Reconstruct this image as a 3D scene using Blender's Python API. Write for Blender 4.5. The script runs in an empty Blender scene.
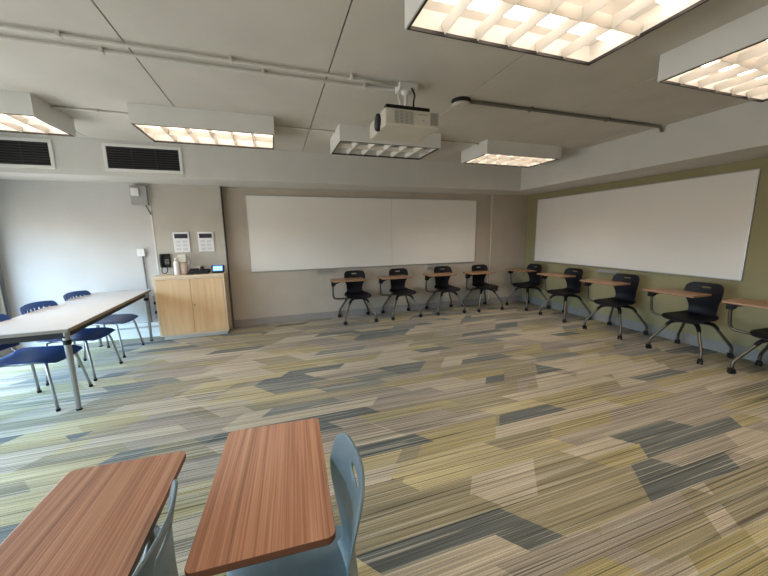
import bpy, bmesh, math, random
from mathutils import Vector, Matrix
random.seed(7)
S = bpy.context.scene
C = S.collection
PI = math.pi

# ------------------------------------------------------------------ camera
f_px, pitch, yaw, roll = 322.0, math.radians(-9.423), math.radians(18.411), math.radians(-0.817)
F = Vector((math.sin(yaw)*math.cos(pitch), math.cos(yaw)*math.cos(pitch), math.sin(pitch)))
R = Vector((math.cos(yaw), -math.sin(yaw), 0)); U = R.cross(F)
R2 = R*math.cos(roll) + U*math.sin(roll); U2 = -R*math.sin(roll) + U*math.cos(roll)
cd = bpy.data.cameras.new('camera'); cam = bpy.data.objects.new('camera', cd); C.objects.link(cam)
m = Matrix((R2, U2, -F)).transposed().to_4x4(); m.translation = Vector((0, 0, 1.463))
cam.matrix_world = m
cd.sensor_width = 36; cd.lens = f_px/768*36; cd.clip_start = 0.02
S.camera = cam
# ------------------------------------------------------------------ world, exposure, window portals
S.view_settings.view_transform = 'Standard'; S.view_settings.look = 'None'
S.view_settings.gamma = 1; S.view_settings.use_curve_mapping = False
S.view_settings.exposure = 0.0
W = bpy.data.worlds.new('sky'); S.world = W; W.use_nodes = True
bg = W.node_tree.nodes['Background']
bg.inputs[1].default_value = 27.0
wt = W.node_tree                       # bright hazy sky above, dim ground below the horizon
tc_ = wt.nodes.new('ShaderNodeTexCoord'); sp_ = wt.nodes.new('ShaderNodeSeparateXYZ'); wr = wt.nodes.new('ShaderNodeValToRGB')
wt.links.new(tc_.outputs['Generated'], sp_.inputs[0]); wt.links.new(sp_.outputs[2], wr.inputs[0]); wt.links.new(wr.outputs[0], bg.inputs[0])
we = wr.color_ramp.elements; we[0].position = 0.0; we[0].color = (.20, .19, .175, 1); we[1].position = .6; we[1].color = (.36, .66, 1.0, 1)
wk = we.new(.04); wk.color = (.36, .47, .56, 1)
LAMP = 8.5                      # brightness of the tubes themselves
BEAM = 14.5                     # watts each louvered fitting throws down
BEAM_ANGLE = math.radians(128)  # louvers cut the beam off at the sides
BEAM_COL = (1.0, .865, .73)
WX = -3.4                       # window wall
WIN = [(-1.3, 0.75), (0.95, 3.0), (3.2, 5.25)]   # window openings along y
WZ = (0.12, 1.75)
for y0, y1 in WIN:
    ld = bpy.data.lights.new('window_daylight', 'AREA'); ld.shape = 'RECTANGLE'
    ld.size = y1-y0; ld.size_y = WZ[1]-WZ[0]; ld.cycles.is_portal = True
    lo = bpy.data.objects.new('window_daylight', ld); C.objects.link(lo)
    lo.location = (WX-0.12, (y0+y1)/2, sum(WZ)/2)
    lo.rotation_euler = (PI/2, 0, -PI/2)

# ------------------------------------------------------------------ materials
def lin(c):
    return tuple(((v/12.92) if v <= .04045 else ((v+.055)/1.055)**2.4) for v in c)
def nt(name):
    mt = bpy.data.materials.new(name); mt.use_nodes = True
    t = mt.node_tree; b = t.nodes['Principled BSDF']
    return mt, t, b
def N(t, typ, **kw):
    n = t.nodes.new(typ)
    for k, v in kw.items(): setattr(n, k, v)
    return n
def mat(name, col, rough=.6, metal=0, var=.06, scale=6, spec=.5, bump=0, bscale=80, stretch=(1, 1, 1)):
    """plain surface with a slight procedural mottling of its own colour"""
    mt, t, b = nt(name)
    tc = N(t, 'ShaderNodeTexCoord'); mp = N(t, 'ShaderNodeMapping'); mp.inputs['Scale'].default_value = stretch
    t.links.new(tc.outputs['Object'], mp.inputs[0])
    no = N(t, 'ShaderNodeTexNoise'); no.inputs['Scale'].default_value = scale; no.inputs['Detail'].default_value = 4
    t.links.new(mp.outputs[0], no.inputs['Vector'])
    rp = N(t, 'ShaderNodeValToRGB')
    lo = [c*(1-var) for c in col]; hi = [min(1, c*(1+var)) for c in col]
    rp.color_ramp.elements[0].position = .3; rp.color_ramp.elements[1].position = .7
    rp.color_ramp.elements[0].color = (*lo, 1); rp.color_ramp.elements[1].color = (*hi, 1)
    t.links.new(no.outputs[0], rp.inputs[0]); t.links.new(rp.outputs[0], b.inputs['Base Color'])
    b.inputs['Roughness'].default_value = rough; b.inputs['Metallic'].default_value = metal
    b.inputs['Specular IOR Level'].default_value = spec
    if bump:
        n2 = N(t, 'ShaderNodeTexNoise'); n2.inputs['Scale'].default_value = bscale
        t.links.new(tc.outputs['Object'], n2.inputs['Vector'])
        bp = N(t, 'ShaderNodeBump'); bp.inputs['Strength'].default_value = bump; bp.inputs['Distance'].default_value = .002
        t.links.new(n2.outputs[0], bp.inputs['Height']); t.links.new(bp.outputs[0], b.inputs['Normal'])
    return mt
def wood(name, dark, mid, light, axis='Y', fine=70, rough=.4, contrast=1.0):
    mt, t, b = nt(name)
    tc = N(t, 'ShaderNodeTexCoord')
    def streak(a, s, seed):
        mp = N(t, 'ShaderNodeMapping')
        sc = {'X': (s, a, a), 'Y': (a, s, a), 'Z': (a, a, s)}[axis]
        mp.inputs['Scale'].default_value = sc; mp.inputs['Location'].default_value = (seed, seed*.7, seed*.3)
        t.links.new(tc.outputs['Object'], mp.inputs[0])
        no = N(t, 'ShaderNodeTexNoise'); no.inputs['Scale'].default_value = 1; no.inputs['Detail'].default_value = 5
        no.inputs['Distortion'].default_value = .35
        t.links.new(mp.outputs[0], no.inputs['Vector']); return no.outputs[0]
    a = streak(fine, 1.6, 0); c = streak(fine*.22, .9, 5)
    mx = N(t, 'ShaderNodeMath', operation='MULTIPLY_ADD'); t.links.new(a, mx.inputs[0]); mx.inputs[1].default_value = .55*contrast
    m2 = N(t, 'ShaderNodeMath', operation='MULTIPLY'); t.links.new(c, m2.inputs[0]); m2.inputs[1].default_value = .45
    t.links.new(m2.outputs[0], mx.inputs[2])
    rp = N(t, 'ShaderNodeValToRGB'); e = rp.color_ramp.elements
    e[0].position = .36; e[0].color = (*dark, 1); e[1].position = .64; e[1].color = (*light, 1)
    k = e.new(.5); k.color = (*mid, 1)
    t.links.new(mx.outputs[0], rp.inputs[0]); t.links.new(rp.outputs[0], b.inputs['Base Color'])
    b.inputs['Roughness'].default_value = rough
    return mt
def emit(name, col, s):
    mt, t, b = nt(name); b.inputs['Base Color'].default_value = (*col, 1)
    b.inputs['Emission Color'].default_value = (*col, 1); b.inputs['Emission Strength'].default_value = s
    return mt

def carpet():
    mt, t, b = nt('carpet_planks')
    tc = N(t, 'ShaderNodeTexCoord'); sx = N(t, 'ShaderNodeSeparateXYZ'); t.links.new(tc.outputs['Object'], sx.inputs[0])
    X, Y = sx.outputs[0], sx.outputs[1]
    def M(op, a, c=None, d=None):
        n = N(t, 'ShaderNodeMath', operation=op)
        for i, v in enumerate((a, c, d)):
            if v is None: continue
            if isinstance(v, (int, float)): n.inputs[i].default_value = v
            else: t.links.new(v, n.inputs[i])
        return n.outputs[0]
    def WNz(a, c, seed):
        cb = N(t, 'ShaderNodeCombineXYZ')
        for i, v in enumerate((a, c, seed)):
            if isinstance(v, (int, float)): cb.inputs[i].default_value = v
            else: t.links.new(v, cb.inputs[i])
        w = N(t, 'ShaderNodeTexWhiteNoise', noise_dimensions='3D'); t.links.new(cb.outputs[0], w.inputs['Vector'])
        return w.outputs['Value']
    def layer(h, L, seed):
        yy = M('DIVIDE', Y, h); r = M('FLOOR', yy); fr = M('SUBTRACT', yy, r)
        off = M('MULTIPLY', WNz(r, 3.3, seed), L*3)
        xx = M('DIVIDE', M('ADD', X, off), L)
        c0 = M('FLOOR', xx)
        # slanted ends: every seam leans its own way
        near = M('ROUND', xx)
        lean = M('SIGN', M('SUBTRACT', WNz(near, r, seed+5), .5))
        sk = M('MULTIPLY', M('MULTIPLY', M('SUBTRACT', fr, .5), lean), h*.8/L)
        c = M('FLOOR', M('ADD', xx, sk))
        return WNz(c, r, seed+9), WNz(c, r, seed+17)
    v1, k1 = layer(.25, .8, 1.0); v2, k2 = layer(.125, .62, 31.0); v3, k3 = layer(.25, .42, 77.0)
    def mixv(a, c, f):
        n = N(t, 'ShaderNodeMix', data_type='FLOAT'); t.links.new(f, n.inputs[0]); t.links.new(a, n.inputs[2]); t.links.new(c, n.inputs[3]); return n.outputs[0]
    v = mixv(M('MULTIPLY', v1, .85), v2, M('GREATER_THAN', k2, .5)); v = mixv(v, v3, M('GREATER_THAN', k3, .80))
    rp = N(t, 'ShaderNodeValToRGB'); rp.color_ramp.interpolation = 'CONSTANT'
    pal = [(0, (.36, .305, .215)), (.22, (.255, .215, .16)), (.38, (.28, .232, .105)), (.52, (.36, .30, .155)), (.61, (.225, .19, .11)),
           (.77, (.088, .092, .08)), (.86, (.145, .145, .12)), (.93, (.21, .18, .145))]
    e = rp.color_ramp.elements; e[0].position = 0; e[0].color = (*pal[0][1], 1); e[1].position = pal[1][0]; e[1].color = (*pal[1][1], 1)
    for p, c in pal[2:]:
        k = e.new(p); k.color = (*c, 1)
    t.links.new(v, rp.inputs[0])
    def streak(sx_, sy_, seed, detail=2):
        mp = N(t, 'ShaderNodeMapping'); mp.inputs['Scale'].default_value = (sx_, sy_, 1); mp.inputs['Location'].default_value = (seed, seed, 0)
        t.links.new(tc.outputs['Object'], mp.inputs[0])
        no = N(t, 'ShaderNodeTexNoise'); no.inputs['Scale'].default_value = 1; no.inputs['Detail'].default_value = detail
        t.links.new(mp.outputs[0], no.inputs['Vector']); return no.outputs[0]
    def rng(v, a, b_, c, d):
        n = N(t, 'ShaderNodeMapRange'); t.links.new(v, n.inputs[0])
        for i, q in enumerate((a, b_, c, d)): n.inputs[i+1].default_value = q
        return n.outputs[0]
    s1 = rng(streak(.9, 28, 0), .38, .62, .86, 1.12)
    s2 = rng(streak(.9, 170, 9, 0), .46, .54, .78, 1.12)
    s3 = rng(streak(.6, 110, 21, 0), .33, .36, .38, 1.0)
    pile = rng(streak(200, 330, 4), .3, .7, .70, 1.3)
    pr = M('MULTIPLY', M('MULTIPLY', s1, s2), M('MULTIPLY', s3, pile))
    # light stripe lines of beige yarn crossing every plank
    lt = rng(streak(1.0, 80, 40, 0), .60, .64, 0, .55)
    mxl = N(t, 'ShaderNodeMix', data_type='RGBA'); t.links.new(lt, mxl.inputs[0]); t.links.new(rp.outputs[0], mxl.inputs[6]); mxl.inputs[7].default_value = (.36, .33, .25, 1)
    vm = N(t, 'ShaderNodeVectorMath', operation='SCALE'); t.links.new(mxl.outputs[2], vm.inputs[0]); t.links.new(pr, vm.inputs['Scale'])
    t.links.new(vm.outputs[0], b.inputs['Base Color'])
    b.inputs['Roughness'].default_value = .95; b.inputs['Specular IOR Level'].default_value = .15
    b.inputs['Sheen Weight'].default_value = .15
    bp = N(t, 'ShaderNodeBump'); bp.inputs['Strength'].default_value = .35; bp.inputs['Distance'].default_value = .003
    t.links.new(pile, bp.inputs['Height']); t.links.new(bp.outputs[0], b.inputs['Normal'])
    return mt

M_ = dict(
    carpet=carpet(),
    ceiling=mat('painted_concrete', (.60, .575, .53), .8, var=.05, scale=2.5, bump=.3, bscale=60),
    seam=mat('dark_joint', (.09, .085, .08), .9),
    soffit=mat('soffit_paint', (.62, .61, .58), .7, var=.03, scale=3),
    wall_left_part=mat('grey_wall_paint', (.50, .49, .47), .75, var=.05, scale=2, bump=.2),
    wall_taupe=mat('taupe_wall_paint', (.47, .415, .345), .8, var=.06, scale=2.5, bump=.25),
    column=mat('grey_beige_panel_paint', (.46, .43, .375), .8, var=.05, scale=3, bump=.25),
    olive=mat('olive_green_paint', (.30, .27, .145), .75, var=.05, scale=2.5, bump=.2),
    plain=mat('cream_wall_paint', (.42, .39, .33), .8),
    base_grey=mat('grey_vinyl_base', (.26, .25, .23), .5),
    base_taupe=mat('taupe_vinyl_base', (.30, .27, .25), .5),
    board=mat('whiteboard_enamel', (.82, .795, .75), .25, var=.015, scale=2, spec=.4),
    alu=mat('brushed_aluminium', (.55, .55, .55), .35, metal=.9),
    housing=mat('white_enamel_metal', (.76, .755, .73), .45, var=.02),
    louver=mat('white_louver', (.80, .76, .70), .35, var=.02),
    rim=mat('dark_gap_rim', (.02, .018, .018), .5),
    tube=emit('fluorescent_tube', (1.0, .82, .66), LAMP),
    tube_off=mat('unlit_tube', (.5, .5, .48), .3),
    white=mat('white_plastic', (.72, .72, .70), .4, var=.02),
    offwhite=mat('ivory_plastic', (.60, .57, .50), .45, var=.03),
    greyp=mat('grey_plastic', (.32, .32, .31), .5),
    black=mat('black_plastic', (.007, .007, .008), .55, spec=.3, var=.1, scale=30),
    blackshell=mat('black_polypropylene', (.006, .006, .010), .5, spec=.3, var=.1, scale=60, bump=.2, bscale=300),
    greyblue=mat('slate_blue_polypropylene', (.12, .175, .195), .38, var=.04, scale=40, bump=.2, bscale=400),
    blueshell=mat('royal_blue_polypropylene', (.022, .075, .27), .35, var=.05, scale=30),
    dark=mat('vent_black', (.006, .006, .007), .7),
    slat=mat('vent_slat', (.03, .03, .032), .5),
    legmetal=mat('bronze_grey_metal', (.15, .135, .11), .38, metal=.8),
    chrome=mat('silver_metal', (.38, .385, .39), .28, metal=.9),
    walnut=wood('walnut_laminate', (.27, .115, .062), (.45, .215, .125), (.58, .32, .20), 'X', 190, .36),
    oak=wood('brown_oak_laminate', (.20, .10, .052), (.32, .175, .095), (.42, .25, .14), 'X', 95, .36),
    maple=wood('maple_laminate', (.55, .35, .18), (.61, .405, .215), (.66, .455, .255), 'Z', 30, .45),
    mapleside=mat('pale_maple_edge', (.64, .51, .35), .5),
    edgewood=mat('dark_walnut_edge', (.16, .065, .035), .45),
    edge=mat('brown_edge_band', (.10, .045, .022), .5),
    tabletop=mat('grey_beige_laminate', (.50, .48, .46), .35, var=.02),
    tableedge=mat('brown_table_edge', (.20, .17, .13), .5),
    conduit=mat('painted_conduit', (.64, .62, .57), .5),
    greyconduit=mat('grey_metal_conduit', (.20, .19, .18), .4, metal=.4),
    paper=mat('printed_panel_white', (.74, .74, .74), .5, var=.02, scale=30),
    ink=mat('faint_grey_print', (.60, .60, .61), .6),
    lcd=mat('dark_display', (.035, .035, .05), .2),
    screen=emit('lit_blue_display', (.16, .40, .95), 1.0),
    screenrow=emit('lit_pale_display_text', (.55, .75, 1.0), 1.0),
    jug=mat('beige_plastic', (.55, .45, .38), .5), pink=mat('mauve_grey_plastic', (.33, .28, .27), .5),
    redbrown=mat('red_brown_plate', (.05, .018, .014), .5),
    blind=mat('window_blind_fabric', (.50, .50, .50), .8),
    frame=mat('grey_window_frame', (.22, .23, .25), .4, metal=.3),
)
gm, gt, gb = nt('window_glass')
tr = N(gt, 'ShaderNodeBsdfTransparent'); gl = N(gt, 'ShaderNodeBsdfGlossy'); gl.inputs['Roughness'].default_value = .02
mx = N(gt, 'ShaderNodeMixShader'); mx.inputs[0].default_value = .06
gt.links.new(tr.outputs[0], mx.inputs[1]); gt.links.new(gl.outputs[0], mx.inputs[2])
gt.links.new(mx.outputs[0], gt.nodes['Material Output'].inputs[0])
M_['glass'] = gm

# ------------------------------------------------------------------ helpers
def B(): return bmesh.new()
def bx(bm, x0, x1, y0, y1, z0, z1):
    vs = [bm.verts.new(p) for p in ((x0,y0,z0),(x1,y0,z0),(x1,y1,z0),(x0,y1,z0),(x0,y0,z1),(x1,y0,z1),(x1,y1,z1),(x0,y1,z1))]
    for f in ((0,3,2,1),(4,5,6,7),(0,1,5,4),(1,2,6,5),(2,3,7,6),(3,0,4,7)): bm.faces.new([vs[i] for i in f])
    return bm
def obox(bm, c, half, M3=None):
    vs = []
    for s in ((-1,-1,-1),(1,-1,-1),(1,1,-1),(-1,1,-1),(-1,-1,1),(1,-1,1),(1,1,1),(-1,1,1)):
        v = Vector([a*h for a, h in zip(s, half)])
        if M3: v = M3 @ v
        vs.append(bm.verts.new(v+Vector(c)))
    for f in ((0,3,2,1),(4,5,6,7),(0,1,5,4),(1,2,6,5),(2,3,7,6),(3,0,4,7)): bm.faces.new([vs[i] for i in f])
    return bm
def tube(bm, pts, r, n=10, smooth=0, flat=1.0):
    pts = [Vector(p) for p in pts]
    if smooth:                                  # round the corners
        for _ in range(smooth):
            q = [pts[0]]
            for a, b_ in zip(pts, pts[1:]): q += [a.lerp(b_, .25), a.lerp(b_, .75)]
            q.append(pts[-1]); pts = q
    rs = r if isinstance(r, (list, tuple)) else [r]*len(pts)
    if len(rs) != len(pts): rs = [rs[0]+(rs[-1]-rs[0])*i/(len(pts)-1) for i in range(len(pts))]
    T = [(pts[min(i+1, len(pts)-1)]-pts[max(i-1, 0)]).normalized() for i in range(len(pts))]
    up = Vector((0, 0, 1)) if abs(T[0].z) < .9 else Vector((0, 1, 0))
    rings = []
    for p, tt, rr in zip(pts, T, rs):
        a = up.cross(tt).normalized(); b_ = tt.cross(a); up = b_
        rings.append([bm.verts.new(p+a*math.cos(2*PI*k/n)*rr+b_*math.sin(2*PI*k/n)*rr*flat) for k in range(n)])
    for A, Bq in zip(rings, rings[1:]):
        for k in range(n): bm.faces.new((A[k], A[(k+1)%n], Bq[(k+1)%n], Bq[k]))
    bm.faces.new(list(reversed(rings[0]))); bm.faces.new(rings[-1])
    return bm
def lathe(bm, prof, c=(0,0,0), n=24, axis='Z'):
    c = Vector(c); rings = []
    for r, z in prof:
        ring = []
        for k in range(n):
            a = 2*PI*k/n; p = Vector((r*math.cos(a), r*math.sin(a), z))
            if axis == 'X': p = Vector((z, p.x, p.y))
            if axis == 'Y': p = Vector((p.y, z, p.x))
            ring.append(bm.verts.new(c+p))
        rings.append(ring)
    for A, Q in zip(rings, rings[1:]):
        for k in range(n): bm.faces.new((A[k], A[(k+1)%n], Q[(k+1)%n], Q[k]))
    bm.faces.new(list(reversed(rings[0]))); bm.faces.new(rings[-1])
    return bm
def prism(bm, outline, z0, z1):
    a = [bm.verts.new((x, y, z0)) for x, y in outline]; b_ = [bm.verts.new((x, y, z1)) for x, y in outline]
    n = len(a)
    bm.faces.new(list(reversed(a))); bm.faces.new(b_)
    for i in range(n): bm.faces.new((a[i], a[(i+1)%n], b_[(i+1)%n], b_[i]))
    return bm
def rrect(x0, x1, y0, y1, r, n=6):
    o = []
    for cx, cy, a0 in ((x1-r, y0+r, -90), (x1-r, y1-r, 0), (x0+r, y1-r, 90), (x0+r, y0+r, 180)):
        for k in range(n+1):
            a = math.radians(a0+90*k/n); o.append((cx+r*math.cos(a), cy+r*math.sin(a)))
    return o
def obj(name, bm, mt, parent=None, bev=0, smooth=False, seg=2):
    bmesh.ops.recalc_face_normals(bm, faces=bm.faces)
    me = bpy.data.meshes.new(name); bm.to_mesh(me); bm.free()
    for x in (mt if isinstance(mt, (list, tuple)) else [mt]): me.materials.append(M_[x] if isinstance(x, str) else x)
    o = bpy.data.objects.new(name, me); C.objects.link(o)
    if parent: o.parent = parent
    if smooth: me.polygons.foreach_set('use_smooth', [True]*len(me.polygons)); me.update()
    if bev:
        md = o.modifiers.new('bevel', 'BEVEL'); md.width = bev; md.segments = seg; md.limit_method = 'ANGLE'
        md.angle_limit = math.radians(40)
    return o
def struct(name, bm, mt, parent=None, bev=0):
    o = obj(name, bm, mt, parent, bev)
    if not parent: o['kind'] = 'structure'
    return o
def tag(o, label, cat, group=None):
    o['label'] = label; o['category'] = cat
    if group: o['group'] = group
    return o
def thing(name, label, cat, loc=(0,0,0), rz=0, group=None):
    o = bpy.data.objects.new(name, None); C.objects.link(o); o.empty_display_size = .1
    o.location = loc; o.rotation_euler = (0, 0, rz)
    return tag(o, label, cat, group)
def kids(o): return [c for c in list(C.objects) if c.parent is o]
def copy_tree(o, parent=None):
    c = o.copy(); C.objects.link(c)
    if parent: c.parent = parent
    for ch in kids(o): copy_tree(ch, c)
    return c

# ------------------------------------------------------------------ room shell
D, RW, ZC, ZS = 5.647, 5.031, 2.639, 2.216
SY, SX = 4.946, 4.282            # faces of the back and right soffits
YN = -2.0                        # wall behind the camera
CF = 5.531                       # face of the furred column by the cabinet
struct('floor', bx(B(), WX-.25, RW+.15, YN-.15, D+.15, -.12, 0), 'carpet')
cb = B()                         # ceiling: concrete planks with open joints, backed by a dark slab
ed = [WX-.25, -2.01, -.79, .452, 1.665, 2.885, 4.10, RW+.15]
for a, b_ in zip(ed, ed[1:]): bx(cb, a+.005, b_-.005, YN-.15, D+.15, ZC, ZC+.06)
struct('ceiling', cb, 'ceiling')
struct('trim_1', bx(B(), WX-.25, RW+.15, YN-.15, D+.15, ZC+.061, ZC+.15), 'seam')
struct('trim_2', bx(B(), WX, RW, SY, D, ZS, ZC), 'soffit')                       # back soffit
struct('trim_3', bx(B(), SX, RW, YN, SY, ZS, ZC), 'soffit')                      # right soffit
struct('wall_back', bx(B(), WX-.25, RW+.15, D, D+.15, 0, ZC), 'wall_taupe')
struct('wall_right', bx(B(), RW, RW+.15, YN-.15, D, 0, ZC), 'olive')
struct('wall_near', bx(B(), WX-.25, RW, YN-.15, YN, 0, ZC), 'plain')
struct('wall_back', bx(B(), WX, -1.66, CF+.012, D, 0, ZS), 'wall_left_part')      # grey stretch by the windows
struct('wall_back', bx(B(), -1.66, -.73, CF, D, 0, ZS), 'column')                # column behind the cabinet
struct('wall_back', bx(B(), 4.17, RW, D-.05, D, 0, ZS), 'wall_taupe')           # furred corner
struct('trim_4', bx(B(), -1.665, -1.645, CF-.006, CF, .23, ZS), 'conduit')
struct('trim_5', bx(B(), -.733, -.722, CF-.004, D, 0, ZS), 'seam')
struct('trim_6', bx(B(), 4.160, 4.178, D-.057, D-.0505, .1, ZS), 'conduit')
# window wall
lw = B(); edges = [YN-.15] + [v for w in WIN for v in w] + [D]
bx(lw, WX-.25, WX, YN-.15, D, 0, WZ[0]); bx(lw, WX-.25, WX, YN-.15, D, WZ[1], ZC)
for a, b_ in zip(edges[0::2], edges[1::2]): bx(lw, WX-.25, WX, a, b_, WZ[0], WZ[1])
struct('wall_left', lw, 'plain')
for i, (y0, y1) in enumerate(WIN):
    w = B(); x0, x1 = WX-.09, WX-.03
    bx(w, x0, x1, y0, y0+.05, *WZ); bx(w, x0, x1, y1-.05, y1, *WZ)
    bx(w, x0, x1, y0+.05, y1-.05, WZ[0], WZ[0]+.05); bx(w, x0, x1, y0+.05, y1-.05, WZ[1]-.05, WZ[1])
    bx(w, x0, x1, (y0+y1)/2-.025, (y0+y1)/2+.025, WZ[0]+.05, WZ[1]-.05)
    wo = struct('window_%d' % (i+1), w, 'frame')
    obj('window_pane', bx(B(), WX-.063, WX-.057, y0+.05, y1-.05, WZ[0]+.05, WZ[1]-.05), 'glass', wo)
    obj('window_sill', bx(B(), WX-.03, WX+.03, y0-.03, y1+.03, WZ[0]-.03, WZ[0]), 'conduit', wo)
# drawn-back vertical strips at the window edge near the corner
for k, (yy, mt_) in enumerate(((5.31, 'frame'), (5.40, 'conduit'), (5.475, 'frame'))):
    struct('trim_%d' % (7+k), bx(B(), WX, WX+.022, yy, yy+.03, .12, 1.75), mt_)
# baseboards
struct('baseboard_back', bx(B(), -.722, 4.17, D-.012, D, 0, .115), 'base_taupe')
struct('baseboard_back', bx(B(), 4.17, RW-.012, D-.062, D-.05, 0, .115), 'base_taupe')
struct('baseboard_right', bx(B(), RW-.012, RW, YN, D-.062, 0, .13), 'base_grey')
rb = B()                         # two-rail white raceway along the foot of the grey wall
bx(rb, WX, -1.67, CF-.04, CF+.012, .175, .225); bx(rb, WX, -1.67, CF-.03, CF+.012, .10, .145); bx(rb, WX, -1.67, CF-.012, CF+.012, 0, .10)
struct('baseboard_left', rb, 'housing')

# ------------------------------------------------------------------ ceiling lights
def make_light(on):
    t = thing('ceiling_light', '', 'ceiling light')
    W2, D2, zb = .61, .305, 2.47
    h = B()
    bx(h, -W2, W2, -D2, -D2+.008, zb, ZC); bx(h, -W2, W2, D2-.008, D2, zb, ZC)
    bx(h, -W2, -W2+.008, -D2+.008, D2-.008, zb, ZC); bx(h, W2-.008, W2, -D2+.008, D2-.008, zb, ZC)
    bx(h, -W2+.008, W2-.008, -D2+.008, D2-.008, zb+.105, zb+.112)
    obj('housing', h, 'housing', t)
    r = B()
    for (a, b_, c, d) in ((-W2+.008, W2-.008, -D2+.008, -D2+.018), (-W2+.008, W2-.008, D2-.018, D2-.008),
                          (-W2+.008, -W2+.018, -D2+.018, D2-.018), (W2-.018, W2-.008, -D2+.018, D2-.018)):
        bx(r, a, b_, c, d, zb-.004, zb+.012)
    obj('rim', r, 'rim', t)
    l = B(); zl0, zl1 = zb+.004, zb+.05
    def wedge_x(x, y0, y1, w0, w1):            # cross blade, thin at the bottom, thick on top
        vs = [l.verts.new(p) for p in ((x-w0,y0,zl0),(x+w0,y0,zl0),(x+w0,y1,zl0),(x-w0,y1,zl0),(x-w1,y0,zl1),(x+w1,y0,zl1),(x+w1,y1,zl1),(x-w1,y1,zl1))]
        for f in ((0,3,2,1),(4,5,6,7),(0,1,5,4),(1,2,6,5),(2,3,7,6),(3,0,4,7)): l.faces.new([vs[i] for i in f])
    xs = [-.593+i*1.186/6 for i in range(7)]
    for x in xs[1:-1]:
        wedge_x(x, -.288, -.004, .0012, .022); wedge_x(x, .004, .288, .0012, .022)
    for y, s in ((0, 0),):
        vs = [l.verts.new(p) for p in ((-.592,-.0015,zl0),(.592,-.0015,zl0),(.592,.0015,zl0),(-.592,.0015,zl0),(-.592,-.02,zl1),(.592,-.02,zl1),(.592,.02,zl1),(-.592,.02,zl1))]
        for f in ((0,3,2,1),(4,5,6,7),(0,1,5,4),(1,2,6,5),(2,3,7,6),(3,0,4,7)): l.faces.new([vs[i] for i in f])
    obj('louver', l, 'louver', t)
    for y in (-.15, .15):
        tb = B(); tube(tb, [(-.585, y, zb+.07), (.585, y, zb+.07)], .016, 12)
        obj('lamp_tube', tb, 'tube' if on else 'tube_off', t, smooth=True)
    if on:
        ld = bpy.data.lights.new('lamp_beam', 'AREA'); ld.shape = 'RECTANGLE'; ld.size = 1.17; ld.size_y = .56
        ld.energy = BEAM; ld.color = BEAM_COL; ld.spread = BEAM_ANGLE
        lo = bpy.data.objects.new('lamp_beam', ld); C.objects.link(lo); lo.parent = t; lo.location = (0, 0, zb-.006)
    return t
on0, off0 = make_light(True), make_light(False)
LL = [(-2.42, 3.908, 1, 'lit louvered ceiling light above the left wall vent, cut by the photo edge'),
      (-.544, 3.912, 1, 'lit louvered ceiling light hanging in front of the black wall vent'),
      (1.343, 3.944, 0, 'unlit louvered ceiling light right behind the projector'),
      (3.253, 4.0, 1, 'smallest-looking lit louvered ceiling light, near the far soffit corner'),
      (1.292, 1.359, 1, 'biggest lit louvered ceiling light at the top, above the open floor'),
      (3.173, 1.384, 1, 'lit louvered ceiling light at upper right beside the right soffit'),
      (1.3, -1.15, 1, 'added unseen louvered ceiling light behind the camera on the right'),  # this and the next: unseen fittings added to light the near room
      (-1.0, -1.15, 1, 'added unseen louvered ceiling light behind the camera on the left')]
used = {0: False, 1: False}
for x, y, on, lab in LL:
    src = on0 if on else off0
    o = src if not used[on] else copy_tree(src); used[on] = True
    o.location = (x, y, 0); o['label'] = lab; o['group'] = 'louvered box lights on the ceiling'

# conduits on the ceiling
def pipe(name, pts, r, mt, label, cat='conduit', clips=(), smooth=2, group=None):
    t = thing(name, label, cat, group=group)
    b_ = B(); tube(b_, pts, r, 10, smooth); obj('pipe', b_, mt, t, smooth=True)
    for p in clips:
        c = B(); bx(c, p[0]-.009, p[0]+.009, p[1]-r-.010, p[1]+r+.010, p[2]-r-.002, ZC)
        obj('clip', c, mt, t, bev=.002)
    return t
pipe('ceiling_conduit', [(WX, 2.515, ZC-.018), (1.0, 2.58, ZC-.018)], .011, 'conduit', 'white ceiling conduit running to the projector, the nearer of the pair',
     clips=[(x, 2.55, ZC-.018) for x in (-2.6, -1.1, -.2, .62)], group='paired conduits to the projector')
pipe('ceiling_conduit', [(WX, 2.655, ZC-.018), (.93, 2.69, ZC-.018), (1.0, 2.66, ZC-.018)], .011, 'conduit', 'white ceiling conduit running to the projector, the farther of the pair',
     clips=[(x, 2.675, ZC-.018) for x in (-1.9, -.95, .0, .75)], group='paired conduits to the projector')
for a, b_, lab in ((-1.81, -1.154, 'short white conduit linking the two left ceiling lights'), (.066, .733, 'short white conduit between the middle light and the unlit light'),
              (1.953, 2.643, 'short white conduit between the unlit light and the far corner light')):
    pipe('ceiling_conduit', [(a, 3.87, ZC-.012), (b_, 3.89, ZC-.012)], .010, 'conduit', lab, clips=[((a+b_)/2, 3.88, ZC-.012)], group='conduits linking the ceiling lights')
# ------------------------------------------------------------------ smoke detector with its grey conduit
t = thing('smoke_detector', 'round white smoke detector on a dark base by the projector', 'smoke detector', (1.66, 2.73, ZC))
obj('base', lathe(B(), [(.085, 0), (.085, -.012), (.078, -.03)]), 'black', t, smooth=False)
obj('cap', lathe(B(), [(.078, -.03), (.082, -.036), (.075, -.052), (.05, -.06), (.01, -.062)]), 'offwhite', t)
pipe('detector_conduit', [(1.745, 2.70, ZC-.018), (1.9, 2.69, ZC-.018), (4.15, 2.69, ZC-.018), (4.22, 2.69, ZC-.02), (4.262, 2.70, ZC-.06)], .015, 'greyconduit',
     'dark grey conduit running from the smoke detector to the right soffit', clips=[(2.4, 2.69, ZC-.018), (3.4, 2.69, ZC-.018)])

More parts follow.
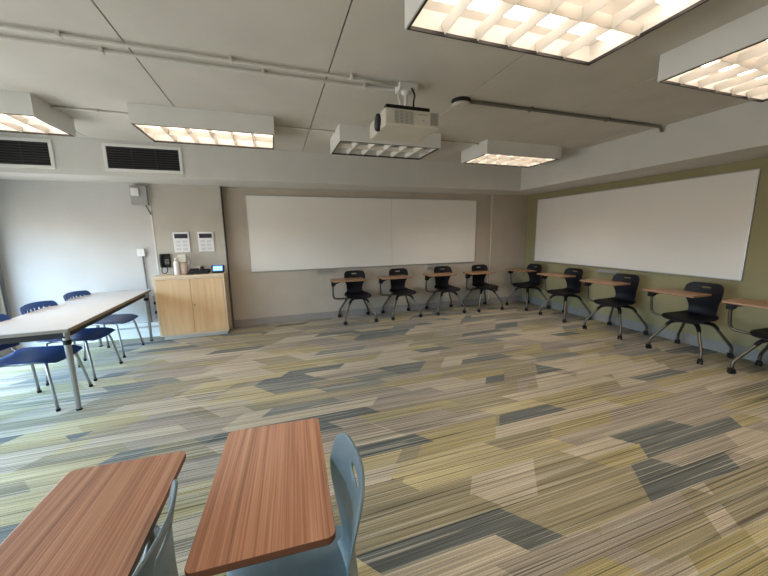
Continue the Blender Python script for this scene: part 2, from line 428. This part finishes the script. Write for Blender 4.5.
# ------------------------------------------------------------------ projector
t = thing('projector', 'white ceiling-hung projector with black lens and grey vents', 'projector', (1.0, 2.5, 2.235))
px0, px1, py0, py1, pz0, pz1 = -.205, .225, -.19, .21, 0, .118
obj('body', bx(B(), px0, px1, py0, py1, pz0, pz1), 'offwhite', t, bev=.014, seg=3)
def vent(parent, xa, xb, za, zb, y, cols):
    g = obj('vent_grille', bx(B(), xa, xb, y-.002, y+.004, za, zb), 'greyp', parent)
    v = B()
    for i in range(cols+1):
        x = xa+(xb-xa)*i/cols; bx(v, x-.0018, x+.0018, y-.0045, y-.002, za, zb)
    n = int((zb-za)/.009)
    for i in range(n): z = za+(i+.5)*(zb-za)/n; bx(v, xa, xb, y-.0035, y-.002, z-.0012, z+.0012)
    obj('grille_bar', v, 'offwhite' if cols == 4 else 'greyp', g)
vent(t, -.135, .015, .018, .104, py0, 4); vent(t, .15, .205, .02, .106, py0, 2)
for i in range(4): obj('button', bx(B(), .05+i*.022, .062+i*.022, py0-.003, py0+.003, .084, .09), 'greyp', t)
obj('sensor', lathe(B(), [(.006, py0-.004), (.006, py0+.002)], (.095, 0, .05), 12, 'Y'), 'greyp', t)
ln = B(); lathe(ln, [(.058, px0+.01), (.062, px0-.004), (.060, px0-.014), (.050, px0-.018)], (0, -.035, .058), 32, 'X')
lo = obj('lens', ln, 'black', t)
gl_ = B(); lathe(gl_, [(.044, px0-.0175), (.036, px0-.022), (.02, px0-.026), (.004, px0-.028)], (0, -.035, .058), 32, 'X')
obj('lens_glass', gl_, 'lcd', lo, smooth=True)
mp_ = B()
for a in (-.14, .06): obox(mp_, (a+.04, .0, .126), (.012, .15, .008), Matrix.Rotation(.5, 3, 'Z'))
bx(mp_, -.19, .15, -.178, -.13, .119, .143); bx(mp_, -.05, -.01, -.13, .0, .119, .150); bx(mp_, -.17, .16, .06, .085, .120, .134); bx(mp_, -.03, .14, -.06, .06, .118, .140)
obj('mount_bracket', mp_, 'black', t, bev=.002)
pl = B(); tube(pl, [(.07, .09, .138), (.07, .09, .365)], .013, 14); lathe(pl, [(.032, .138), (.034, .150), (.024, .17)], (.07, .09, 0), 18); lathe(pl, [(.026, .32), (.038, .35), (.038, .36)], (.07, .09, 0), 18)
obj('mount_pole', pl, 'white', t, smooth=False)
obj('junction_box', bx(B(), .0, .155, .045, .155, .350, .404), 'white', t, bev=.004)
cbl = B(); tube(cbl, [(.10, .04, .36), (.115, .01, .30), (.09, -.01, .24), (.10, .0, .18), (.08, .03, .145)], .007, 8, 2)
obj('cable', cbl, 'black', t, smooth=True)
cbl = B(); tube(cbl, [(.01, .05, .36), (-.03, .02, .29), (-.01, .0, .22), (-.05, .02, .145)], .006, 8, 2)
obj('cable', cbl, 'white', t, smooth=True)

# ------------------------------------------------------------------ soffit vents
def vent_grille(x0, x1, lab):
    z0, z1 = 2.305, 2.56; y = SY
    t = thing('wall_vent', lab, 'vent', ((x0+x1)/2, y, z0), group='black air vents in the back soffit')
    h = (x1-x0)/2; H = z1-z0
    obj('backing', bx(B(), -h, h, -.004, -.001, 0, H), 'dark', t)
    fr = B()
    bx(fr, -h-.035, -h, -.014, -.0005, -.035, H+.035); bx(fr, h, h+.035, -.014, -.0005, -.035, H+.035)
    bx(fr, -h, h, -.014, -.0005, -.035, 0); bx(fr, -h, h, -.014, -.0005, H, H+.035)
    obj('frame', fr, 'housing', t, bev=.002)
    sl = B()
    for i in range(9):
        z = (i+.5)*H/9; obox(sl, (0, -.009, z), (h-.002, .006, .0015), Matrix.Rotation(.6, 3, 'X'))
    for x in (-h/3, h/3): bx(sl, x-.003, x+.003, -.012, -.004, 0, H)
    obj('slat', sl, 'slat', t)
vent_grille(-1.855, -1.095, 'black louvered air vent in the soffit above the grey wall box')
vent_grille(-3.16, -2.40, 'black louvered air vent in the soffit at the left photo edge')

# ------------------------------------------------------------------ whiteboards
def board_x(x0, x1, lab):
    t = thing('whiteboard', lab, 'whiteboard', ((x0+x1)/2, D, .886), group='large wall whiteboards'); h = (x1-x0)/2; H = 1.222
    return t, h, H
t = thing('whiteboard', 'two-panel whiteboard on the taupe back wall', 'whiteboard', (1.715, D, .886))
for a, b_ in ((-2.105, .323), (.327, 2.105)):
    obj('panel', bx(B(), a, b_, -.018, -.001, .012, 1.21), 'board', t)
f = B(); bx(f, -2.117, 2.117, -.022, -.001, 0, .012); bx(f, -2.117, 2.117, -.022, -.001, 1.21, 1.222)
bx(f, -2.117, -2.105, -.022, -.001, .012, 1.21); bx(f, 2.105, 2.117, -.022, -.001, .012, 1.21)
obj('frame', f, 'alu', t)
t = thing('whiteboard', 'single long whiteboard on the olive green wall', 'whiteboard', (RW, 3.722, .886))
obj('panel', bx(B(), -.018, -.001, -1.557, 1.557, .012, 1.21), 'board', t)
f = B(); bx(f, -.022, -.001, -1.569, 1.569, 0, .012); bx(f, -.022, -.001, -1.569, 1.569, 1.21, 1.222)
bx(f, -.022, -.001, -1.569, -1.557, .012, 1.21); bx(f, -.022, -.001, 1.557, 1.569, .012, 1.21)
obj('frame', f, 'alu', t)
def tray(loc, rz, lab, mt_='housing'):
    b_ = B(); bx(b_, -.17, .17, -.075, -.001, 0, .008); bx(b_, -.17, .17, -.075, -.068, .008, .02); bx(b_, -.17, .17, -.008, -.001, .008, .04)
    o = obj('marker_tray', b_, mt_, bev=.002); o.location = loc; o.rotation_euler = (0, 0, rz)
    tag(o, lab, 'marker tray', 'marker trays under the whiteboards')
tray((.81, D, .845), 0, 'short grey marker tray below the left half of the two-panel whiteboard', 'alu')
tray((2.95, D, .835), 0, 'short dark marker tray below the right half of the two-panel whiteboard', 'greyp')
tray((RW, 3.72, .815), -PI/2, 'short dark marker tray below the whiteboard on the olive wall', 'greyp')

# ------------------------------------------------------------------ maple cabinet
cx0, cx1, cy0, cy1, cz0, cz1 = -1.635, -.745, 5.2, CF-.002, .065, .93
t = thing('cabinet', 'maple two-door base cabinet against the grey beige column', 'cabinet', ((cx0+cx1)/2, cy0, 0))
ox, oy = (cx0+cx1)/2, cy0; w = (cx1-cx0)/2; dp = cy1-cy0
b_ = B(); bx(b_, -w, w, .02, dp, cz0, cz1-.03)
obj('body', b_, 'mapleside', t)
obj('plinth', bx(B(), -w+.03, w-.03, .06, dp-.01, 0, cz0), 'offwhite', t)
obj('top', bx(B(), -w-.005, w+.005, -.005, dp, cz1-.03, cz1), 'mapleside', t, bev=.003)
f = B(); bx(f, -w, -w+.022, 0, .02, cz0, cz1-.03); bx(f, w-.022, w, 0, .02, cz0, cz1-.03)
bx(f, -w+.022, w-.022, 0, .02, cz0, cz0+.02); bx(f, -w+.022, w-.022, 0, .02, cz1-.05, cz1-.03)
obj('face_frame', f, 'mapleside', t)
md_ = .0
for a, b2 in ((-w+.025, md_-.002), (md_+.002, w-.025)):
    d_ = obj('door', bx(B(), a, b2, -.004, .016, cz0+.024, cz1-.054), 'maple', t, bev=.0015)
    if a > -.1:
        k = B(); lathe(k, [(.010, -.004), (.010, -.010), (.004, -.011)], (a+.025, 0, .50), 14, 'Y')
        obj('door_lock', k, 'greyconduit', d_)

# things on the cabinet
ZT = cz1
t = thing('phone', 'black desk phone with handset on the wall left of the cabinet top', 'telephone', (-1.545, CF, 1.03))
obj('cradle', bx(B(), -.065, .065, -.05, -.001, .0, .20), 'black', t, bev=.012, seg=3)
hs = B(); tube(hs, [(-.035, -.062, .015), (-.035, -.085, .05), (-.035, -.09, .10), (-.035, -.085, .15), (-.035, -.062, .19)], .019, 10, 1)
obj('handset', hs, 'black', t, smooth=True)
kp = B()
for i in range(3):
    for j in range(4): bx(kp, .0+i*.019, .013+i*.019, -.054, -.050, .05+j*.02, .062+j*.02)
obj('keypad', kp, 'greyp', t)
cd_ = B(); tube(cd_, [(-.035, -.062, .015), (-.05, -.07, -.05), (-.02, -.10, -.085), (.03, -.08, -.07), (.02, -.04, .01)], .006, 8, 2)
obj('cord', cd_, 'black', t, smooth=True)
t = thing('spray_bottle', 'slim white bottle on the cabinet in front of the beige dispenser', 'bottle', (-1.365, 5.33, ZT))
obj('bottle_body', lathe(B(), [(.033, 0), (.036, .01), (.036, .16), (.03, .19), (.016, .205)], n=24), 'white', t, smooth=True)
obj('bottle_cap', lathe(B(), [(.018, .205), (.019, .235), (.012, .245)], n=18), 'white', t, smooth=True)
t = thing('wipes_dispenser', 'beige and grey dispenser jug standing behind the white bottle', 'dispenser', (-1.29, 5.39, ZT))
obj('jug', lathe(B(), [(.05, 0), (.058, .012), (.058, .12), (.05, .15), (.04, .17)], n=24), 'jug', t, smooth=True)
obj('lid', bx(B(), -.055, .055, -.045, .045, .17, .29), 'offwhite', t, bev=.018, seg=3)
h_ = B(); tube(h_, [(.05, 0, .26), (.085, 0, .24), (.088, 0, .15), (.06, 0, .09)], .009, 10, 2)
obj('handle', h_, 'greyp', t, smooth=True)
t = thing('document_camera', 'low black box of equipment on the cabinet top', 'equipment', (-1.08, 5.36, ZT))
obj('case', bx(B(), -.13, .13, -.075, .075, .008, .062), 'black', t, bev=.006)
ar = B(); bx(ar, -.13, -.02, -.03, .03, .062, .078); lathe(ar, [(.022, .062), (.022, .10), (.012, .108)], (.03, 0, 0), 16)
obj('arm', ar, 'black', t, bev=.003)
for sx_ in (-.1, .1):
    for sy_ in (-.05, .05): obj('foot', lathe(B(), [(.01, 0), (.01, .009)], (sx_, sy_, 0), 10), 'black', t)
cd_ = B(); tube(cd_, [(-.13, -.03, .03), (-.17, -.07, .012), (-.15, -.11, .008), (-.07, -.10, .008)], .005, 8, 2)
obj('cord', cd_, 'black', t, smooth=True)
o = obj('ivory_notebook', bx(B(), -.07, .07, -.03, .03, 0, .105), 'offwhite', bev=.003); o.location = (-1.14, 5.48, ZT)
tag(o, 'small ivory box at the back of the cabinet behind the black equipment', 'box')
t = thing('control_panel', 'small black touch panel with lit blue screen on the cabinet corner', 'touch panel', (-.838, 5.36, ZT))
rm = Matrix.Rotation(math.radians(-28), 3, 'X')
b_ = B(); obox(b_, (0, 0, .062), (.085, .016, .056), rm); obj('case', b_, 'black', t, bev=.006)
b_ = B(); obox(b_, Vector((0, 0, .062))+rm@Vector((0, -.0165, .0)), (.066, .0015, .042), rm); s_ = obj('screen', b_, 'screen', t)
b_ = B()
for i in range(3):
    for j in range(2): obox(b_, Vector((0, 0, .062))+rm@Vector((-.040+i*.04, -.0185, -.018+j*.032)), (.014, .0008, .009), rm)
obj('screen_icon', b_, 'screenrow', s_)
b_ = B(); bx(b_, -.07, .07, -.03, .05, 0, .012); obj('stand', b_, 'black', t, bev=.003)

# things on the wall above the cabinet
def keypad(x, lab):
    t = thing('wall_control_panel', lab, 'wall panel', (x, CF, 1.245), group='white wall panels above the cabinet')
    obj('plate', bx(B(), -.105, .105, -.018, -.001, 0, .297), 'paper', t, bev=.004)
    obj('display', bx(B(), -.085, .085, -.021, -.0175, .205, .27), 'lcd', t)
    for r_ in range(3):
        for c_ in range(2): obj('button', bx(B(), -.075+c_*.085, -.015+c_*.085, -.0195, -.0175, .03+r_*.055, .062+r_*.055), 'ink', t)
keypad(-1.31, 'white wall panel with dark display, the one above the white bottle')
keypad(-.987, 'white wall panel with dark display, the one nearer the taupe wall')
t = thing('thermostat_box', 'grey metal box with a white square, high on the left wall', 'wall box', (-1.755, CF, 1.92))
obj('box', bx(B(), -.10, .095, -.06, .012, 0, .26), 'greyp', t, bev=.004)
obj('cover', bx(B(), -.085, .01, -.085, -.06, .12, .225), 'white', t, bev=.004)
cd_ = B(); tube(cd_, [(.05, -.02, .0), (.075, -.015, -.06), (.10, -.013, -.13)], .009, 8, 1); obj('cable', cd_, 'greyconduit', t, smooth=True)
t = thing('wall_outlet_box', 'small white surface box with a grey conduit dropping behind the table', 'wall box', (-1.83, CF+.012, 1.205))
obj('box', bx(B(), -.045, .045, -.05, -.001, 0, .105), 'white', t, bev=.004)
cd_ = B(); tube(cd_, [(.01, -.022, 0), (.01, -.022, -.98)], .011, 10); obj('conduit', cd_, 'greyconduit', t, smooth=True)
t = thing('cable_box', 'narrow grey box with black knobs between table and cabinet', 'wall box', (-1.70, CF, .28))
obj('box', bx(B(), -.05, .03, -.07, -.001, 0, .34), 'pink', t, bev=.006)
for z_ in (.10, .24): obj('knob', lathe(B(), [(.022, -.09), (.022, -.07)], (-.02, 0, z_), 12, 'Y'), 'black', t)
o = obj('outlet_plate', bx(B(), -.035, .035, -.012, -.001, 0, .11), 'redbrown', bev=.003); o.location = (4.35, D-.05, .26)
tag(o, 'dark brown outlet plate low on the wall beside the corner', 'outlet')

# ------------------------------------------------------------------ shells
def grid_shell(name, rows, cols, pos, mt_, parent, holes=(), thick=.007, sub=2):
    """pos(u,v) -> point; holes = set of (col,row) cells left open"""
    bm = B(); V = [[bm.verts.new(pos(u, v)) for u in cols] for v in rows]
    for j in range(len(rows)-1):
        for i in range(len(cols)-1):
            if (i, j) in holes: continue
            bm.faces.new((V[j][i], V[j][i+1], V[j+1][i+1], V[j+1][i]))
    me = bpy.data.meshes.new(name); bmesh.ops.recalc_face_normals(bm, faces=bm.faces); bm.to_mesh(me); bm.free()
    me.materials.append(M_[mt_]); me.polygons.foreach_set('use_smooth', [True]*len(me.polygons))
    o = bpy.data.objects.new(name, me); C.objects.link(o); o.parent = parent
    s = o.modifiers.new('thickness', 'SOLIDIFY'); s.thickness = thick; s.offset = 0
    d = o.modifiers.new('smooth', 'SUBSURF'); d.levels = sub; d.render_levels = sub
    return o
def interp(tab, x):
    for (a, va), (b_, vb) in zip(tab, tab[1:]):
        if x <= b_: return va+(vb-va)*max(0, (x-a)/(b_-a))
    return tab[-1][1]

# ------------------------------------------------------------------ tablet arm chairs
def make_tablet_chair(shell, frame, top, swivel=0):
    t = thing('tablet_chair', '', 'chair')
    # caster base: hub, four arms, four casters
    h = B(); lathe(h, [(.02, .36), (.05, .375), (.075, .385), (.085, .395), (.085, .415), (.05, .43)], n=24)
    bx(h, -.10, .10, -.11, .09, .418, .434)
    obj('hub', h, 'black', t, bev=.002)
    for sx_, sy_ in ((-1,-1), (1,-1), (1,1), (-1,1)):
        ca, sa = math.cos(math.radians(swivel)), math.sin(math.radians(swivel))
        P = lambda r_, z: ((sx_*ca-sy_*sa)*r_*.7071, (sx_*sa+sy_*ca)*r_*.7071, z)
        lg = B(); tube(lg, [P(.17, .372), P(.205, .355), P(.35, .16), P(.374, .125), P(.374, .06)], .0155, 10, 1)
        l_ = obj('leg', lg, frame, t, smooth=True)
        ub = B(); tube(ub, [P(.04, .398), P(.165, .386), P(.205, .365), P(.235, .325)], [.028, .026, .022, .019], 10, 1, .8)
        obj('leg_sleeve', ub, 'black', l_, smooth=True)
        cc = B(); a_ = random.uniform(0, PI); rm = Matrix.Rotation(a_, 3, 'Z')
        for s in (-1, 1):
            q = B(); lathe(q, [(.020, s*.006), (.027, s*.008), (.027, s*.022), (.020, s*.025)], (0, 0, 0), 16, 'X')
            for v in q.verts: v.co = rm @ v.co + Vector(P(.374, .0272))
            me_ = bpy.data.meshes.new('t'); q.to_mesh(me_); cc.from_mesh(me_); q.free()
        q = B(); bx(q, -.02, .02, -.022, .03, .018, .046)
        for v in q.verts: v.co = rm @ v.co + Vector(P(.374, .01))
        me_ = bpy.data.meshes.new('t'); q.to_mesh(me_); cc.from_mesh(me_); q.free()
        obj('caster', cc, 'black', t, bev=.003)
    # seat
    cols = [-1, -.9, -.6, -.3, 0, .3, .6, .9, 1]; rows = [0, .08, .3, .55, .8, .93, 1]
    def seat(u, v):
        w_ = .175+.055*math.sin(PI*min(v*.85, 1))
        if v < .05 or v > .98: w_ *= .84
        y = .150-.385*v; z = .452-.012*math.sin(PI*v)+.018*abs(u)**2.5 - .045*max(0, (v-.75)/.25)**2 + (.02 if v < .03 else 0)
        return (u*w_, y, z)
    grid_shell('seat', rows, cols, seat, shell, t)
    # backrest: waisted, rounded top, slot handle
    zr = [.445, .475, .51, .56, .61, .66, .71, .755, .786, .805, .825, .842, .848]
    hw = [(.44, .135), (.475, .122), (.51, .116), (.56, .128), (.61, .150), (.66, .173), (.71, .188), (.76, .19), (.81, .18), (.83, .165), (.842, .14), (.848, .12)]
    yb = [(.44, .115), (.475, .142), (.51, .148), (.60, .139), (.72, .142), (.85, .172)]
    if shell == 'blackshell':
        hw[:4] = [(.44, .15), (.475, .142), (.51, .138), (.56, .143)]
        yb = [(.44, .145), (.50, .175), (.56, .175), (.65, .155), (.72, .150), (.85, .180)]
    cb_ = [-1, -.9, -.62, -.30, -.27, 0, .27, .30, .62, .9, 1]
    def back(u, z):
        w_ = interp(hw, z); x = u*w_
        return (x, interp(yb, z)-1.15*x*x, z)
    grid_shell('backrest', zr, cb_, back, shell, t, holes={(4, 8), (5, 8)}, thick=.009)
    # arm and tablet on the sitter's right (-x when facing -y)
    a = B(); tube(a, [(-.06, -.05, .405), (-.33, -.05, .405), (-.405, -.05, .42), (-.42, -.06, .48), (-.42, -.085, .705)], .0155, 12, 2)
    obj('arm_tube', a, frame, t, smooth=True)
    br = B()
    vs = [(-.445, .712), (-.445, .63), (-.396, .63), (-.375, .665), (-.27, .70), (-.25, .712)]
    f0 = [br.verts.new((x, -.12, z)) for x, z in vs]; f1 = [br.verts.new((x, -.05, z)) for x, z in vs]; n = len(vs)
    br.faces.new(f0); br.faces.new(list(reversed(f1)))
    for i in range(n): br.faces.new((f0[i], f0[(i+1)%n], f1[(i+1)%n], f1[i]))
    obj('tablet_bracket', br, 'black', t, bev=.004)
    o_ = [(x, y*(.975+.045*(x+.44)/.555) if y > 0 else y) for x, y in rrect(-.435, .11, -.250, .085, .020, 5)]
    tb = B(); prism(tb, o_, .715, .735)
    if top == 'walnut':
        tb.normal_update(); bmesh.ops.recalc_face_normals(tb, faces=tb.faces)
        for fc in tb.faces: fc.material_index = 0 if fc.normal.z > .5 else 1
    tt = obj('tablet', tb, [top, 'edgewood'], t, bev=.002)
    eb = B(); prism(eb, [(x, y*(.975+.045*(x+.44)/.555) if y > 0 else y) for x, y in rrect(-.433, .108, -.248, .083, .020, 5)], .7125, .7155)
    obj('tablet_underside', eb, 'edge', tt)
    return t
blk = make_tablet_chair('blackshell', 'legmetal', 'oak')
gry = make_tablet_chair('greyblue', 'legmetal', 'walnut', 18)
BC = [(1.28, 5.338, 0, 'black tablet chair first from the left under the two-panel whiteboard'),
      (2.104, 5.34, 0, 'black tablet chair second from the left along the back wall'),
      (3.004, 5.34, 0, 'black tablet chair third from the left along the back wall, before the dark marker tray'),
      (3.80, 5.285, 0, 'black tablet chair on the back wall nearest the room corner'),
      (4.68, 5.05, -90, 'black tablet chair on the olive wall nearest the room corner'),
      (4.676, 4.167, -90, 'black tablet chair second from the corner along the olive wall'),
      (4.655, 3.27, -90, 'black tablet chair in the middle of the olive wall row, under the marker tray'),
      (4.635, 2.357, -90, 'black tablet chair fully in view nearest the camera on the olive wall'),
      (4.635, 1.58, -90, 'black tablet chair cut off by the right photo edge')]
for i, (x, y, a, lab) in enumerate(BC):
    o = blk if i == 0 else copy_tree(blk)
    o.location = (x, y, 0); o.rotation_euler = (0, 0, math.radians(a+(0, 1.5, -3, 1, 1, -2, 1, -1, 2)[i])); o['label'] = lab
    o['group'] = 'black tablet chairs along the walls'
GC = [(.015, .80, -93, 'grey blue tablet chair in the foreground with its slotted backrest in view'),
      (-.438, .748, -92.5, 'grey blue tablet chair at the bottom left corner, its wood tablet leftmost')]
for i, (x, y, a, lab) in enumerate(GC):
    o = gry if i == 0 else copy_tree(gry)
    o.location = (x, y, 0); o.rotation_euler = (0, 0, math.radians(a)); o['label'] = lab
    o['group'] = 'grey blue tablet chairs in the foreground'

# ------------------------------------------------------------------ long table
tcx, tcy, tw, tl, tz = -2.035, 4.285, .35, 1.07, .742
t = thing('long_table', 'long grey beige table on silver legs by the windows', 'table', (tcx, tcy, 0), math.radians(2))
obj('tabletop', bx(B(), -tw, tw, -tl, tl, tz-.006, tz), 'tabletop', t, bev=.002)
obj('edge_band', bx(B(), -tw+.001, tw-.001, -tl+.001, tl-.001, tz-.032, tz-.006), 'tableedge', t, bev=.002)
ap = B(); bx(ap, -tw+.05, tw-.05, -tl+.05, -tl+.075, tz-.09, tz-.032); bx(ap, -tw+.05, tw-.05, tl-.075, tl-.05, tz-.09, tz-.032)
bx(ap, -tw+.05, -tw+.075, -tl+.075, tl-.075, tz-.09, tz-.032); bx(ap, tw-.075, tw-.05, -tl+.075, tl-.075, tz-.09, tz-.032)
obj('apron', ap, 'black', t)
for sx_ in (-1, 1):
    for sy_ in (-1, 1):
        lx, ly = sx_*(tw-.055), sy_*(tl-.075)
        l_ = B(); lathe(l_, [(.017, .012), (.020, .3), (.026, tz-.033)], (lx, ly, 0), 18)
        lo = obj('leg', l_, 'chrome', t, smooth=False)
        g = B(); lathe(g, [(.022, 0), (.022, .014)], (lx, ly, 0), 14); obj('foot', g, 'black', lo)
        g = B(); lathe(g, [(.028, tz-.15), (.028, tz-.11)], (lx, ly, 0), 14); obj('collar', g, 'black', lo)

# ------------------------------------------------------------------ blue stacking chairs (facing +x)
def make_blue():
    t = thing('stacking_chair', '', 'chair')
    cols = [-1, -.88, -.6, -.3, 0, .3, .6, .88, 1]; rows = [0, .07, .25, .5, .75, .92, 1]
    def seat(u, v):
        w_ = .225+.01*math.sin(PI*v)
        if v < .03 or v > .98: w_ *= .86
        y = .22-.48*v; z = .452-.014*math.sin(PI*v)+.016*abs(u)**2 - .05*max(0, (v-.7)/.3)**2
        return (u*w_, y, z)
    grid_shell('seat', rows, cols, seat, 'blueshell', t)
    # perforated backrest: 7 x 3 holes
    xs = [-1, -.93]; hc = []
    for k in range(7):
        c = -.66+k*.22; xs += [c-.026, c+.026]; hc.append(len(xs)-2)
    xs += [.93, 1]
    zs = [.50, .53]; hr = []
    for z in (.60, .665, .735): zs += [z-.0065, z+.0065]; hr.append(len(zs)-2)
    zs += [.772, .79, .798]
    hw = [(.5, .19), (.55, .215), (.7, .235), (.765, .235), (.786, .222), (.80, .20)]
    def back(u, z):
        w_ = interp(hw, z); x = u*w_
        return (x, .235+.30*(z-.5)+.02-1.1*x*x, z+(.02-.35*x*x if z > .74 else 0))
    grid_shell('backrest', zs, xs, back, 'blueshell', t, holes={(i, j) for i in hc for j in hr}, thick=.008, sub=1)
    for s in (-1, 1):
        fr = B(); tube(fr, [(s*.15, -.17, .425), (s*.19, -.19, .415), (s*.235, -.245, .02)], .0115, 10, 1)
        l_ = obj('leg', fr, 'chrome', t, smooth=True)
        g = B(); lathe(g, [(.016, 0), (.016, .022)], (s*.235, -.245, 0), 12); obj('foot', g, 'black', l_)
        fr = B(); tube(fr, [(s*.15, .13, .425), (s*.19, .16, .415), (s*.235, .17, .02)], .0115, 10, 1)
        l_ = obj('leg', fr, 'chrome', t, smooth=True)
        g = B(); lathe(g, [(.016, 0), (.016, .022)], (s*.235, .17, 0), 12); obj('foot', g, 'black', l_)
        u_ = B(); tube(u_, [(s*.17, .12, .43), (s*.175, .24, .44), (s*.175, .27, .50), (s*.165, .285, .60)], .010, 10, 2)
        obj('back_support', u_, 'chrome', t, smooth=True)
    fr = B(); tube(fr, [(-.17, -.17, .422), (.17, -.17, .422)], .010, 10); tube(fr, [(-.17, .14, .422), (.17, .14, .422)], .010, 10)
    tube(fr, [(-.16, -.17, .424), (-.16, .14, .424)], .010, 10); tube(fr, [(.16, -.17, .424), (.16, .14, .424)], .010, 10)
    obj('seat_frame', fr, 'chrome', t, smooth=True)
    return t
bl = make_blue()
for i, (x, y, a, lab) in enumerate([(-2.10, 3.585, 87, 'blue plastic chair at the near end of the long table, cut by the photo edge'),
                                    (-2.09, 4.22, 84, 'blue plastic chair at the middle of the long table'),
                                    (-2.09, 4.91, 84, 'blue plastic chair at the far end of the long table, nearest the cabinet')]):
    o = bl if i == 0 else copy_tree(bl)
    o.location = (x, y, 0); o.rotation_euler = (0, 0, math.radians(a)); o['label'] = lab
    o['group'] = 'blue chairs pushed under the long table'
